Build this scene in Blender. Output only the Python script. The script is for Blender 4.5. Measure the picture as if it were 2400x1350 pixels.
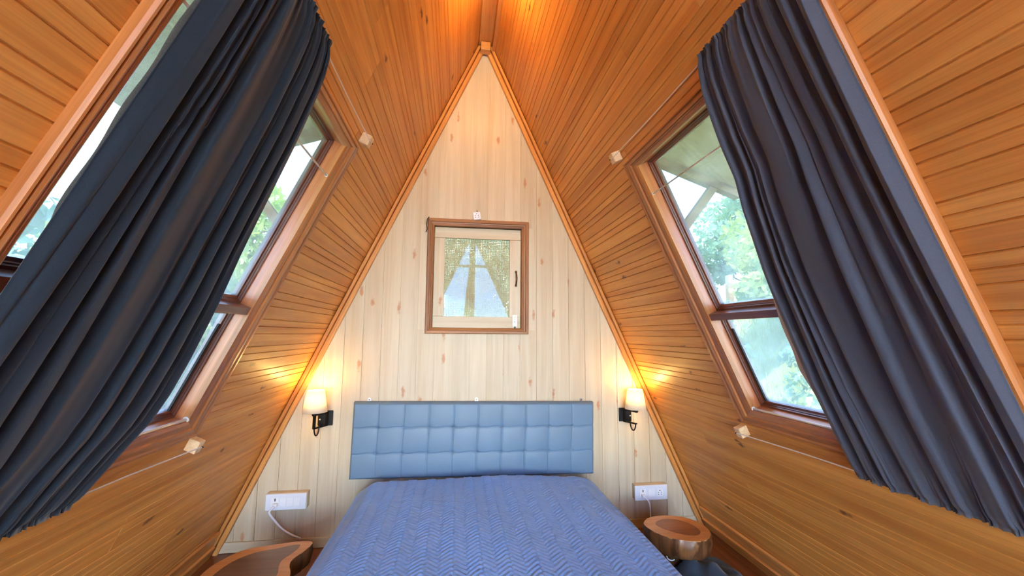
import bpy, bmesh, math, random
import numpy as np
from mathutils import Matrix, Vector

for o in list(bpy.data.objects):
    bpy.data.objects.remove(o)
scene = bpy.context.scene
COL = scene.collection
rng = random.Random(7)
nrg = np.random.default_rng(11)

# ------------------------------------------------------------------ camera
# A-frame attic: +y towards the back gable, x to the right, ridge above x=0, floor z=0
cam_d = bpy.data.cameras.new('camera')
cam = bpy.data.objects.new('camera', cam_d)
COL.objects.link(cam)
scene.camera = cam
YAW, PITCH, ROLL = math.radians(7.7925), math.radians(6.5428), math.radians(0.3873)
F_PX = 946.49
cam_d.sensor_width = 36.0
cam_d.lens = F_PX / 2400 * 36.0
cam_d.clip_start = 0.02
cam_d.clip_end = 400
_f = Vector((math.sin(YAW) * math.cos(PITCH), math.cos(YAW) * math.cos(PITCH), math.sin(PITCH)))
_r = Vector((math.cos(YAW), -math.sin(YAW), 0))
_u = _r.cross(_f)
_r2 = math.cos(ROLL) * _r + math.sin(ROLL) * _u
_u2 = -math.sin(ROLL) * _r + math.cos(ROLL) * _u
cam.matrix_world = Matrix(((_r2.x, _u2.x, -_f.x, -0.155), (_r2.y, _u2.y, -_f.y, 0.0), (_r2.z, _u2.z, -_f.z, 1.212), (0, 0, 0, 1)))

# ------------------------------------------------------------------ world, sun, exposure
EXPOSURE = 0.25
SKY = 4.4
SUN = 28.0
world = bpy.data.worlds.new('sky'); scene.world = world
world.use_nodes = True
wn, wl = world.node_tree.nodes, world.node_tree.links
wn.clear()
w_out = wn.new('ShaderNodeOutputWorld'); w_bg = wn.new('ShaderNodeBackground')
w_sky = wn.new('ShaderNodeTexSky'); w_sky.sky_type = 'NISHITA'; w_sky.sun_disc = False
SUN_DIR = Vector((-0.10, -0.45, 0.88)).normalized()
w_sky.sun_elevation = math.asin(SUN_DIR.z); w_sky.sun_rotation = math.atan2(SUN_DIR.x, SUN_DIR.y)
w_sky.altitude = 2500
w_tc = wn.new('ShaderNodeTexCoord'); w_map = wn.new('ShaderNodeMapping'); w_map.inputs['Scale'].default_value = (1, 1, 2.2)
w_n = wn.new('ShaderNodeTexNoise'); w_n.inputs['Scale'].default_value = 2.6; w_n.inputs['Detail'].default_value = 5
w_r = wn.new('ShaderNodeValToRGB'); w_r.color_ramp.elements[0].position = 0.50; w_r.color_ramp.elements[1].position = 0.72
w_mix = wn.new('ShaderNodeMix'); w_mix.data_type = 'RGBA'; w_mix.inputs['B'].default_value = (4.4, 5.3, 6.8, 1)
wl.new(w_tc.outputs['Generated'], w_map.inputs['Vector']); wl.new(w_map.outputs[0], w_n.inputs['Vector'])
wl.new(w_n.outputs['Fac'], w_r.inputs['Fac']); wl.new(w_r.outputs['Color'], w_mix.inputs['Factor'])
wl.new(w_sky.outputs[0], w_mix.inputs['A']); wl.new(w_mix.outputs['Result'], w_bg.inputs['Color'])
w_bg.inputs['Strength'].default_value = SKY
wl.new(w_bg.outputs[0], w_out.inputs['Surface'])
sun_d = bpy.data.lights.new('sun', 'SUN'); sun_d.energy = SUN; sun_d.angle = 0.01; sun_d.color = (1, 0.97, 0.92)
sun_o = bpy.data.objects.new('sun', sun_d); COL.objects.link(sun_o)
sun_o.rotation_euler = SUN_DIR.to_track_quat('Z', 'Y').to_euler()
vs = scene.view_settings
vs.view_transform = 'Standard'; vs.look = 'None'; vs.gamma = 1.0; vs.use_curve_mapping = False
vs.exposure = EXPOSURE
cy = scene.cycles
cy.use_adaptive_sampling = True; cy.adaptive_threshold = 0.17; cy.adaptive_min_samples = 16
cy.max_bounces = 6; cy.transmission_bounces = 4; cy.caustics_reflective = False; cy.caustics_refractive = False

# ------------------------------------------------------------------ constants of the room
K = 0.45232
A = math.atan(K); CA, SA = math.cos(A), math.sin(A)
ZR = 3.267
YB = 2.58          # back gable
YF = -2.60         # front gable (behind the camera)
U_END = ZR / CA

# ------------------------------------------------------------------ material helpers
MATS = {}
def new_mat(name):
    m = bpy.data.materials.new(name); m.use_nodes = True
    nt = m.node_tree; nt.nodes.clear()
    return m, nt.nodes, nt.links
def rgb(c): return (c[0], c[1], c[2], 1)
def srgb(r, g, b):
    def f(c):
        c /= 255.0
        return c / 12.92 if c <= 0.04045 else ((c + 0.055) / 1.055) ** 2.4
    return (f(r), f(g), f(b))
def plain(name, col, rough=0.5, metal=0.0, noise=0.0, nscale=30, bump=0.0, spec=0.5, sheen=0.0):
    if name in MATS: return MATS[name]
    m, n, l = new_mat(name)
    out = n.new('ShaderNodeOutputMaterial'); p = n.new('ShaderNodeBsdfPrincipled')
    p.inputs['Roughness'].default_value = rough; p.inputs['Metallic'].default_value = metal
    p.inputs['Specular IOR Level'].default_value = spec
    if sheen: p.inputs['Sheen Weight'].default_value = sheen
    tc = n.new('ShaderNodeTexCoord'); nz = n.new('ShaderNodeTexNoise')
    nz.inputs['Scale'].default_value = nscale; nz.inputs['Detail'].default_value = 5
    l.new(tc.outputs['Object'], nz.inputs['Vector'])
    mx = n.new('ShaderNodeMix'); mx.data_type = 'RGBA'
    mx.inputs['A'].default_value = rgb([c * (1 - noise) for c in col]); mx.inputs['B'].default_value = rgb([min(1, c * (1 + noise)) for c in col])
    l.new(nz.outputs['Fac'], mx.inputs['Factor']); l.new(mx.outputs['Result'], p.inputs['Base Color'])
    if bump:
        b = n.new('ShaderNodeBump'); b.inputs['Strength'].default_value = bump; b.inputs['Distance'].default_value = 0.004
        l.new(nz.outputs['Fac'], b.inputs['Height']); l.new(b.outputs[0], p.inputs['Normal'])
    l.new(p.outputs[0], out.inputs[0])
    MATS[name] = m
    return m
def wood(name, light, dark, knot, axis=0, rough=0.4, coat=0.0, vary=0.25, grain=1.0, knots=0.5, knot_size=0.10, norm=None):
    """procedural timber: grain runs along local axis; every object gets its own offset and tone"""
    key = f'{name}_{axis}'
    if key in MATS: return MATS[key]
    m, n, l = new_mat(key)
    out = n.new('ShaderNodeOutputMaterial'); p = n.new('ShaderNodeBsdfPrincipled')
    p.inputs['Roughness'].default_value = rough
    p.inputs['Coat Weight'].default_value = coat; p.inputs['Coat Roughness'].default_value = 0.25
    tc = n.new('ShaderNodeTexCoord'); oi = n.new('ShaderNodeObjectInfo')
    add = n.new('ShaderNodeVectorMath'); add.operation = 'ADD'
    sc = n.new('ShaderNodeVectorMath'); sc.operation = 'SCALE'; sc.inputs[0].default_value = (13.7, 29.1, 7.3)
    l.new(oi.outputs['Random'], sc.inputs['Scale'])
    l.new(tc.outputs['Object'], add.inputs[0]); l.new(sc.outputs[0], add.inputs[1])
    def mapped(along, across):
        mp = n.new('ShaderNodeMapping'); s = [across] * 3; s[axis] = along
        mp.inputs['Scale'].default_value = s
        l.new(add.outputs[0], mp.inputs['Vector']); return mp
    # broad growth bands
    m1 = mapped(0.9, 22); n1 = n.new('ShaderNodeTexNoise'); n1.inputs['Scale'].default_value = 1.0; n1.inputs['Detail'].default_value = 2
    n1.inputs['Distortion'].default_value = 0.6
    l.new(m1.outputs[0], n1.inputs['Vector'])
    # fine fibre
    m2 = mapped(6, 260); n2 = n.new('ShaderNodeTexNoise'); n2.inputs['Scale'].default_value = 1.0; n2.inputs['Detail'].default_value = 2
    l.new(m2.outputs[0], n2.inputs['Vector'])
    # knots
    m3 = mapped(2.6, 7.5); nax = norm if norm is not None else (1 if axis == 2 else 2)
    sv = list(m3.inputs['Scale'].default_value); sv[nax] = 0.0; m3.inputs['Scale'].default_value = sv
    lv = [0, 0, 0]; m3.inputs['Location'].default_value = lv; vo = n.new('ShaderNodeTexVoronoi'); vo.inputs['Scale'].default_value = 1.0
    vo.voronoi_dimensions = '2D'
    sx = n.new('ShaderNodeSeparateXYZ'); cx = n.new('ShaderNodeCombineXYZ'); l.new(m3.outputs[0], sx.inputs[0])
    aa = [i for i in (0, 1, 2) if i != nax]
    l.new(sx.outputs[aa[0]], cx.inputs[0]); l.new(sx.outputs[aa[1]], cx.inputs[1]); l.new(cx.outputs[0], vo.inputs['Vector'])
    kr = n.new('ShaderNodeValToRGB'); kr.color_ramp.elements[0].position = knot_size * 0.35; kr.color_ramp.elements[0].color = (1, 1, 1, 1)
    kr.color_ramp.elements[1].position = knot_size; kr.color_ramp.elements[1].color = (0, 0, 0, 1)
    n4 = n.new('ShaderNodeTexNoise'); n4.inputs['Scale'].default_value = 45; n4.inputs['Detail'].default_value = 1; l.new(add.outputs[0], n4.inputs['Vector'])
    ka = n.new('ShaderNodeMath'); ka.operation = 'MULTIPLY_ADD'; ka.inputs[1].default_value = 0.16; l.new(n4.outputs['Fac'], ka.inputs[0]); l.new(vo.outputs['Distance'], ka.inputs[2])
    ks = n.new('ShaderNodeMath'); ks.operation = 'SUBTRACT'; ks.inputs[1].default_value = 0.075; l.new(ka.outputs[0], ks.inputs[0]); l.new(ks.outputs[0], kr.inputs['Fac'])
    sep = n.new('ShaderNodeSeparateColor'); l.new(vo.outputs['Color'], sep.inputs[0])
    gt = n.new('ShaderNodeMath'); gt.operation = 'LESS_THAN'; gt.inputs[1].default_value = knots; l.new(sep.outputs[0], gt.inputs[0])
    km = n.new('ShaderNodeMath'); km.operation = 'MULTIPLY'; l.new(kr.outputs['Color'], km.inputs[0]); l.new(gt.outputs[0], km.inputs[1])
    km2 = n.new('ShaderNodeMath'); km2.operation = 'MULTIPLY'; km2.inputs[1].default_value = 0.85; l.new(km.outputs[0], km2.inputs[0])
    r1 = n.new('ShaderNodeValToRGB'); r1.color_ramp.elements[0].position = 0.32; r1.color_ramp.elements[1].position = 0.68
    r1.color_ramp.elements[0].color = rgb(dark); r1.color_ramp.elements[1].color = rgb(light)
    l.new(n1.outputs['Fac'], r1.inputs['Fac'])
    fx = n.new('ShaderNodeMix'); fx.data_type = 'RGBA'; fx.blend_type = 'MULTIPLY'; fx.inputs['Factor'].default_value = 0.5 * grain
    l.new(r1.outputs[0], fx.inputs['A'])
    r2 = n.new('ShaderNodeValToRGB'); r2.color_ramp.elements[0].position = 0.25; r2.color_ramp.elements[0].color = (0.55, 0.5, 0.45, 1)
    r2.color_ramp.elements[1].position = 0.6; r2.color_ramp.elements[1].color = (1, 1, 1, 1)
    l.new(n2.outputs['Fac'], r2.inputs['Fac']); l.new(r2.outputs[0], fx.inputs['B'])
    kx = n.new('ShaderNodeMix'); kx.data_type = 'RGBA'; l.new(km2.outputs[0], kx.inputs['Factor'])
    l.new(fx.outputs['Result'], kx.inputs['A']); kx.inputs['B'].default_value = rgb(knot)
    hv = n.new('ShaderNodeHueSaturation')
    mr = n.new('ShaderNodeMapRange'); mr.inputs['To Min'].default_value = 1 - vary; mr.inputs['To Max'].default_value = 1 + vary * 0.6
    l.new(oi.outputs['Random'], mr.inputs['Value']); l.new(mr.outputs[0], hv.inputs['Value']); l.new(kx.outputs['Result'], hv.inputs['Color'])
    l.new(hv.outputs[0], p.inputs['Base Color'])
    l.new(p.outputs[0], out.inputs[0])
    MATS[key] = m
    return m
def glass(name, tint, gloss=0.06, dust=0.0, dust_col=(0.8, 0.9, 0.95), gcol=(1, 1, 1)):
    if name in MATS: return MATS[name]
    m, n, l = new_mat(name)
    out = n.new('ShaderNodeOutputMaterial'); t = n.new('ShaderNodeBsdfTransparent'); t.inputs[0].default_value = rgb(tint)
    g = n.new('ShaderNodeBsdfGlossy'); g.inputs['Roughness'].default_value = 0.0; g.inputs[0].default_value = rgb(gcol)
    mx = n.new('ShaderNodeMixShader'); mx.inputs[0].default_value = gloss
    l.new(t.outputs[0], mx.inputs[1]); l.new(g.outputs[0], mx.inputs[2])
    last = mx
    if dust:
        d = n.new('ShaderNodeBsdfTranslucent'); d.inputs[0].default_value = rgb(dust_col)
        tc = n.new('ShaderNodeTexCoord'); nz = n.new('ShaderNodeTexNoise'); nz.inputs['Scale'].default_value = 7; nz.inputs['Detail'].default_value = 8
        l.new(tc.outputs['Object'], nz.inputs['Vector'])
        mr = n.new('ShaderNodeMapRange'); mr.inputs['From Min'].default_value = 0.3; mr.inputs['From Max'].default_value = 0.75
        mr.inputs['To Min'].default_value = dust * 0.5; mr.inputs['To Max'].default_value = dust * 1.5
        l.new(nz.outputs['Fac'], mr.inputs['Value'])
        m2 = n.new('ShaderNodeMixShader'); l.new(mr.outputs[0], m2.inputs[0]); l.new(mx.outputs[0], m2.inputs[1]); l.new(d.outputs[0], m2.inputs[2])
        last = m2
    l.new(last.outputs[0], out.inputs[0])
    MATS[name] = m
    return m
def emit(name, col, s):
    if name in MATS: return MATS[name]
    m, n, l = new_mat(name)
    out = n.new('ShaderNodeOutputMaterial'); e = n.new('ShaderNodeEmission'); e.inputs[0].default_value = rgb(col); e.inputs[1].default_value = s
    l.new(e.outputs[0], out.inputs[0]); MATS[name] = m
    return m
def shade_mat(name, col):
    if name in MATS: return MATS[name]
    m, n, l = new_mat(name)
    out = n.new('ShaderNodeOutputMaterial'); t = n.new('ShaderNodeBsdfTranslucent'); d = n.new('ShaderNodeBsdfDiffuse')
    t.inputs[0].default_value = rgb(col); d.inputs[0].default_value = rgb(col)
    tc = n.new('ShaderNodeTexCoord'); nz = n.new('ShaderNodeTexNoise'); nz.inputs['Scale'].default_value = 220
    b = n.new('ShaderNodeBump'); b.inputs['Strength'].default_value = 0.1; l.new(tc.outputs['Object'], nz.inputs['Vector']); l.new(nz.outputs['Fac'], b.inputs['Height']); l.new(b.outputs[0], d.inputs['Normal'])
    mx = n.new('ShaderNodeMixShader'); mx.inputs[0].default_value = 0.5
    l.new(t.outputs[0], mx.inputs[1]); l.new(d.outputs[0], mx.inputs[2]); l.new(mx.outputs[0], out.inputs[0])
    MATS[name] = m
    return m
def leaf_mat(name, c1, c2, trans=0.45):
    if name in MATS: return MATS[name]
    m, n, l = new_mat(name)
    out = n.new('ShaderNodeOutputMaterial'); t = n.new('ShaderNodeBsdfTranslucent'); d = n.new('ShaderNodeBsdfPrincipled')
    d.inputs['Roughness'].default_value = 0.45
    tc = n.new('ShaderNodeTexCoord'); nz = n.new('ShaderNodeTexNoise'); nz.inputs['Scale'].default_value = 3.5; nz.inputs['Detail'].default_value = 4
    l.new(tc.outputs['Object'], nz.inputs['Vector'])
    r = n.new('ShaderNodeValToRGB'); r.color_ramp.elements[0].color = rgb(c1); r.color_ramp.elements[1].color = rgb(c2)
    r.color_ramp.elements[0].position = 0.35; r.color_ramp.elements[1].position = 0.65
    l.new(nz.outputs['Fac'], r.inputs['Fac']); l.new(r.outputs[0], t.inputs[0]); l.new(r.outputs[0], d.inputs['Base Color'])
    mx = n.new('ShaderNodeMixShader'); mx.inputs[0].default_value = trans
    l.new(d.outputs[0], mx.inputs[1]); l.new(t.outputs[0], mx.inputs[2]); l.new(mx.outputs[0], out.inputs[0])
    MATS[name] = m
    return m

# ------------------------------------------------------------------ geometry helpers
class MB:
    def __init__(s): s.v, s.f = [], []
    def add(s, v, f):
        b = len(s.v); s.v += [tuple(p) for p in v]; s.f += [tuple(i + b for i in q) for q in f]; return s
    def box(s, x0, x1, y0, y1, z0, z1):
        return s.add([(x0, y0, z0), (x1, y0, z0), (x1, y1, z0), (x0, y1, z0), (x0, y0, z1), (x1, y0, z1), (x1, y1, z1), (x0, y1, z1)],
                     [(0, 3, 2, 1), (4, 5, 6, 7), (0, 1, 5, 4), (1, 2, 6, 5), (2, 3, 7, 6), (3, 0, 4, 7)])
    def prism(s, poly, z0, z1, tf=None):
        n = len(poly); tf = tf or (lambda a, b, c: (a, b, c))
        v = [tf(a, b, z0) for a, b in poly] + [tf(a, b, z1) for a, b in poly]
        return s.add(v, [tuple(range(n - 1, -1, -1)), tuple(range(n, 2 * n))] + [(i, (i + 1) % n, n + (i + 1) % n, n + i) for i in range(n)])
    def tube(s, path, r, seg=8, cap=True):
        path = [Vector(p) for p in path]; rs = r if isinstance(r, (list, tuple)) else [r] * len(path)
        rings = []; prev = None
        for i, p in enumerate(path):
            t = (path[min(i + 1, len(path) - 1)] - path[max(i - 1, 0)]).normalized()
            if prev is None:
                a = Vector((0, 0, 1)) if abs(t.z) < 0.9 else Vector((1, 0, 0)); n1 = t.cross(a).normalized()
            else:
                n1 = (prev - t * prev.dot(t)).normalized()
            prev = n1; n2 = t.cross(n1)
            rings.append([p + rs[i] * (math.cos(2 * math.pi * k / seg) * n1 + math.sin(2 * math.pi * k / seg) * n2) for k in range(seg)])
        v = [q for ring in rings for q in ring]; f = []
        for i in range(len(path) - 1):
            for k in range(seg):
                f.append((i * seg + k, i * seg + (k + 1) % seg, (i + 1) * seg + (k + 1) % seg, (i + 1) * seg + k))
        if cap: f += [tuple(range(seg - 1, -1, -1)), tuple((len(path) - 1) * seg + k for k in range(seg))]
        return s.add(v, f)
    def lathe(s, prof, seg=24, c=(0, 0, 0), cap0=True, cap1=True):
        v = [(c[0] + r * math.cos(2 * math.pi * k / seg), c[1] + r * math.sin(2 * math.pi * k / seg), c[2] + z) for r, z in prof for k in range(seg)]
        f = [(i * seg + k, i * seg + (k + 1) % seg, (i + 1) * seg + (k + 1) % seg, (i + 1) * seg + k) for i in range(len(prof) - 1) for k in range(seg)]
        if cap0: f.append(tuple(range(seg - 1, -1, -1)))
        if cap1: f.append(tuple((len(prof) - 1) * seg + k for k in range(seg)))
        return s.add(v, f)
    def build(s, name, mat, parent=None, loc=None, matrix=None, smooth=False, bevel=0.0, fix=False):
        me = bpy.data.meshes.new(name); me.from_pydata(s.v, [], s.f); me.update()
        if fix:
            bm = bmesh.new(); bm.from_mesh(me); bmesh.ops.recalc_face_normals(bm, faces=bm.faces); bm.to_mesh(me); bm.free()
        if smooth: me.shade_smooth()
        if isinstance(mat, str): mat = MATS[mat]
        me.materials.append(mat)
        o = bpy.data.objects.new(name, me); COL.objects.link(o)
        if parent: o.parent = parent
        if matrix is not None: o.matrix_basis = matrix
        if loc is not None: o.location = loc
        if bevel:
            b = o.modifiers.new('bevel', 'BEVEL'); b.width = bevel; b.segments = 2; b.limit_method = 'ANGLE'
        return o
def grid_obj(name, X, mat, parent=None, smooth=True, loc=None, matrix=None, flip=False):
    """X: (n,m,3) array of points"""
    n, m = X.shape[:2]
    idx = np.arange(n * m).reshape(n, m)
    q = np.stack([idx[:-1, :-1], idx[1:, :-1], idx[1:, 1:], idx[:-1, 1:]], -1).reshape(-1, 4)
    if flip: q = q[:, ::-1]
    return arr_obj(name, X.reshape(-1, 3), q, mat, parent, smooth, loc, matrix)
def arr_obj(name, V, Q, mat, parent=None, smooth=False, loc=None, matrix=None):
    me = bpy.data.meshes.new(name); k = Q.shape[1]
    me.vertices.add(len(V)); me.vertices.foreach_set('co', np.ascontiguousarray(V, dtype=np.float32).ravel())
    me.loops.add(Q.size); me.loops.foreach_set('vertex_index', np.ascontiguousarray(Q, dtype=np.int32).ravel())
    me.polygons.add(len(Q)); me.polygons.foreach_set('loop_start', np.arange(0, Q.size, k, dtype=np.int32))
    me.update(calc_edges=True)
    if smooth: me.shade_smooth()
    me.materials.append(MATS[mat] if isinstance(mat, str) else mat)
    o = bpy.data.objects.new(name, me); COL.objects.link(o)
    if parent: o.parent = parent
    if matrix is not None: o.matrix_basis = matrix
    if loc is not None: o.location = loc
    return o
def empty(name, loc=(0, 0, 0), matrix=None, parent=None):
    o = bpy.data.objects.new(name, None); o.empty_display_size = 0.05; COL.objects.link(o)
    if matrix is not None: o.matrix_basis = matrix
    else: o.location = loc
    if parent: o.parent = parent
    return o
def tag(o, label, cat, group=None):
    o['label'] = label; o['category'] = cat
    if group: o['group'] = group
    return o
def struct(o, label=None):
    o['kind'] = 'structure'
    if label: o['label'] = label
    return o
def interp(x, pts):
    return float(np.interp(x, [p[0] for p in pts], [p[1] for p in pts]))

# slope frame: local x = s*y(world), local y = distance down the slope from the ridge, local z = towards the room
def slope_matrix(s, y=0.0, u=0.0, off=0.0):
    ex = Vector((0, s, 0)); ey = Vector((s * SA, 0, -CA)); ez = Vector((-s * CA, 0, -SA))
    o = Vector((0, y, ZR)) + u * ey + off * ez
    return Matrix(((ex.x, ey.x, ez.x, o.x), (ex.y, ey.y, ez.y, o.y), (ex.z, ey.z, ez.z, o.z), (0, 0, 0, 1)))
def yr(s, a, b): return (s * a, s * b) if s > 0 else (s * b, s * a)

# ------------------------------------------------------------------ materials of the room
SLOPE = dict(light=srgb(234, 169, 86), dark=srgb(206, 135, 60), knot=srgb(96, 46, 18), rough=0.45, coat=0.12, vary=0.13, knots=0.22, knot_size=0.09, grain=0.7)
wood('stained_pine', axis=0, **SLOPE)
PINE = dict(light=srgb(211, 199, 174), dark=srgb(198, 180, 150), knot=srgb(182, 126, 84), rough=0.5, coat=0.1, vary=0.06, knots=0.42, knot_size=0.105, grain=0.35)
wood('pale_pine', axis=2, **PINE); wood('pale_pine', axis=0, norm=1, **PINE)
TRIM = dict(light=srgb(224, 160, 88), dark=srgb(196, 128, 62), knot=srgb(90, 44, 18), rough=0.4, coat=0.2, vary=0.1, knots=0.15)
wood('trim_wood', axis=0, **TRIM); wood('trim_wood', axis=1, **TRIM); wood('trim_wood', axis=2, **TRIM)
CASE = dict(light=srgb(204, 136, 76), dark=srgb(164, 102, 54), knot=srgb(80, 38, 18), rough=0.32, coat=0.4, vary=0.08, knots=0.12)
wood('casing_wood', axis=0, **CASE); wood('casing_wood', axis=1, **CASE)
JAMB = dict(light=srgb(216, 142, 92), dark=srgb(194, 116, 70), knot=srgb(90, 40, 18), rough=0.25, coat=0.6, vary=0.05, knots=0.1)
wood('jamb_wood', axis=0, **JAMB); wood('jamb_wood', axis=1, **JAMB)
BEAD = dict(light=srgb(134, 74, 48), dark=srgb(104, 52, 34), knot=srgb(60, 28, 18), rough=0.3, coat=0.5, vary=0.05, knots=0.0)
wood('bead_wood', axis=0, **BEAD); wood('bead_wood', axis=1, **BEAD)
OAK = dict(light=srgb(176, 124, 80), dark=srgb(136, 88, 52), knot=srgb(80, 46, 26), rough=0.45, coat=0.1, vary=0.08, knots=0.1, grain=1.0)
wood('oak_frame', axis=0, **OAK); wood('oak_frame', axis=2, **OAK)
FLOOR = dict(light=srgb(134, 74, 40), dark=srgb(98, 50, 26), knot=srgb(50, 24, 14), rough=0.3, coat=0.4, vary=0.15, knots=0.2)
wood('floor_wood', axis=1, **FLOOR)
wood('roof_ply', axis=0, light=srgb(250, 234, 192), dark=srgb(226, 206, 164), knot=srgb(120, 100, 80), rough=0.8, vary=0.05, knots=0.3, knot_size=0.3)
wood('rough_timber', axis=0, light=srgb(200, 170, 130), dark=srgb(150, 116, 80), knot=srgb(80, 60, 40), rough=0.8)
plain('dark_gap', srgb(40, 22, 12), 0.9)
plain('roof_sheet', srgb(120, 110, 100), 0.8, noise=0.2)

# ------------------------------------------------------------------ sloping walls with plank cladding
PW, POFF = 0.1195, 0.0465 - 0.1195
WY0, WY1, WU0, WU1 = 0.725, 1.548, 1.466, 2.582       # side window opening (same on both slopes)
CY0, CY1, CU0, CU1 = 0.680, 1.648, 1.418, 2.655       # outer edge of the casing
def plank_profile(u0, ua, ub):
    g = 0.0026; d = -0.0042
    pts = [(0.0, d), (g, 0.0), (0.031 - g, 0), (0.031, d), (0.031 + g, 0), (0.063 - g, 0), (0.063, d), (0.063 + g, 0), (PW - g, 0), (PW, d)]
    a, b = ua - u0, ub - u0
    res = [(a, float(np.interp(a, [p[0] for p in pts], [p[1] for p in pts])))]
    res += [p for p in pts if a + 1e-5 < p[0] < b - 1e-5]
    res += [(b, float(np.interp(b, [p[0] for p in pts], [p[1] for p in pts])))]
    return res
def slope_plank(s, wall, y0, y1, u0, ua, ub):
    prof = plank_profile(u0, ua, ub)
    L = y1 - y0 - 0.0008; n = len(prof); lift = rng.uniform(-0.0006, 0.0006)
    ring = prof + [(prof[-1][0], -0.012), (prof[0][0], -0.012)]
    m = len(ring); v = []
    for x in (0, L):
        v += [(x, a - prof[0][0], b + lift) for a, b in ring]
    f = [(i, (i + 1) % m, m + (i + 1) % m, m + i) for i in range(m)] + [tuple(range(m)), tuple(range(2 * m - 1, m - 1, -1))]
    f = [tuple(reversed(q)) for q in f]
    x0 = y0 if s > 0 else -y1
    return MB().add(v, f).build('plank', 'stained_pine_0', wall, loc=(x0, prof[0][0] + u0, 0))
def build_slope(s, side):
    mb = MB()
    a, b = yr(s, YF - 0.1, YB + 0.1)
    z0, z1 = -0.062, -0.012
    wy = yr(s, WY0 - 0.02, WY1 + 0.02)
    mb.box(a, b, 0.03, WU0 - 0.02, z0, z1); mb.box(a, b, WU1 + 0.02, U_END + 0.03, z0, z1)
    mb.box(a, wy[0], WU0 - 0.02, WU1 + 0.02, z0, z1); mb.box(wy[1], b, WU0 - 0.02, WU1 + 0.02, z0, z1)
    wall = mb.build(f'wall_{side}', 'roof_sheet', matrix=slope_matrix(s))
    struct(wall, f'{side} sloping wall clad in varnished tongue-and-groove pine boards')
    n = 0; u0 = POFF
    while u0 < U_END - 0.01:
        ua, ub = max(u0, 0.02), min(u0 + PW, U_END - 0.004)
        spans = []
        lo, hi = WU0 - 0.022, WU1 + 0.03
        if ub <= lo or ua >= hi: spans = [(YF, YB, ua, ub)]
        else:
            spans = [(YF, CY0 + 0.015, ua, ub), (CY1 - 0.03, YB, ua, ub)]
            if ua < lo: spans.append((CY0 + 0.015, CY1 - 0.03, ua, lo))
            if ub > hi: spans.append((CY0 + 0.015, CY1 - 0.03, hi, ub))
        for (p, q, c, d) in spans:
            cuts = [p]
            if q - p > 2.2:
                t = p + rng.uniform(0.9, 2.3)
                while t < q - 0.5:
                    cuts.append(t); t += rng.uniform(1.4, 2.4)
            cuts.append(q)
            for i in range(len(cuts) - 1): slope_plank(s, wall, cuts[i], cuts[i + 1], u0, c, d)
        u0 += PW
    return wall
wall_right = build_slope(1, 'right')
wall_left = build_slope(-1, 'left')

# ridge beam with the narrow lath beside it
beam = MB().box(-0.045, 0.045, YF, YB - 0.02, 3.165, 3.25).build('ridge_beam', 'trim_wood_1', bevel=0.003)
struct(beam, 'brown ridge beam along the peak of the ceiling')
lath = MB().box(0.047, 0.066, YF, YB - 0.03, 3.118, 3.16).build('trim_1', 'trim_wood_1'); struct(lath, 'narrow lath beside the ridge beam')
capb = MB().box(-0.032, 0.032, YB - 0.075, YB - 0.022, 3.105, 3.163).build('trim_2', 'trim_wood_0', bevel=0.003); struct(capb, 'small block under the ridge beam at the gable')
# roof cap outside
rc = MB().prism([(-0.16, 3.25), (0, 3.48), (0.16, 3.25), (0, 3.27)], YF - 0.1, YB + 0.1, lambda a, b, c: (a, c, b)).build('roof_cap', 'roof_sheet', fix=True); struct(rc, 'ridge cap of the roof')

# corner trims between slopes and gable: two battens each side
tn = 3
for s, side in ((1, 'right'), (-1, 'left')):
    for (w0, w1, d0, d1, nm) in ((0.004, 0.022, 0.0, 0.045, 'outer'), (0.024, 0.05, 0.0, 0.026, 'inner')):
        x0, x1 = yr(s, YB - d1, YB - d0)
        o = MB().box(x0, x1, 0.12, U_END - 0.012, w0, w1).build(f'trim_{tn}', 'trim_wood_1', matrix=slope_matrix(s), bevel=0.003)
        struct(o, f'{nm} batten in the corner of the back gable and the {side} slope'); tn += 1
    # skirting at the foot of the slope
    x0, x1 = yr(s, YF, YB - 0.05)
    sk = MB().box(x0, x1, U_END - 0.15, U_END - 0.008, 0.001, 0.016).box(x0, x1, U_END - 0.075, U_END - 0.012, 0.0165, 0.03).build(f'baseboard_{side}', 'trim_wood_0', matrix=slope_matrix(s), bevel=0.003)
    struct(sk, f'stepped skirting at the foot of the {side} slope')

# ------------------------------------------------------------------ back gable wall
SX0, SX1, SZ0, SZ1 = -0.306, 0.256, 1.250, 1.898      # opening of the small window
def clip_poly(poly, fn):
    out = []
    for i in range(len(poly)):
        a, b = poly[i], poly[(i + 1) % len(poly)]
        fa, fb = fn(a), fn(b)
        if fa >= 0: out.append(a)
        if fa * fb < 0:
            t = fa / (fa - fb); out.append((a[0] + t * (b[0] - a[0]), a[1] + t * (b[1] - a[1])))
    return out
mb = MB(); tfy = lambda a, b, c: (a, c, b)
def gable_piece(x0, x1, z0, z1):
    p = [(x0, z0), (x1, z0), (x1, z1), (x0, z1)]
    for s in (1, -1): p = clip_poly(p, lambda q: K * (ZR - q[1]) - s * q[0] + 0.05)
    return p
for r in ((-1.6, SX0 - 0.01, 0, 3.3), (SX1 + 0.01, 1.6, 0, 3.3), (SX0 - 0.01, SX1 + 0.01, 0, SZ0 - 0.01), (SX0 - 0.01, SX1 + 0.01, SZ1 + 0.01, 3.3)):
    p = gable_piece(*r)
    if len(p) > 2: mb.prism(p, YB + 0.013, YB + 0.11, tfy)
wall_back = mb.build('wall_back', 'roof_sheet', fix=True); struct(wall_back, 'pale pine plank wall of the back gable')
BW, BOFF = 0.1072, 0.036
i = -14
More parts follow.
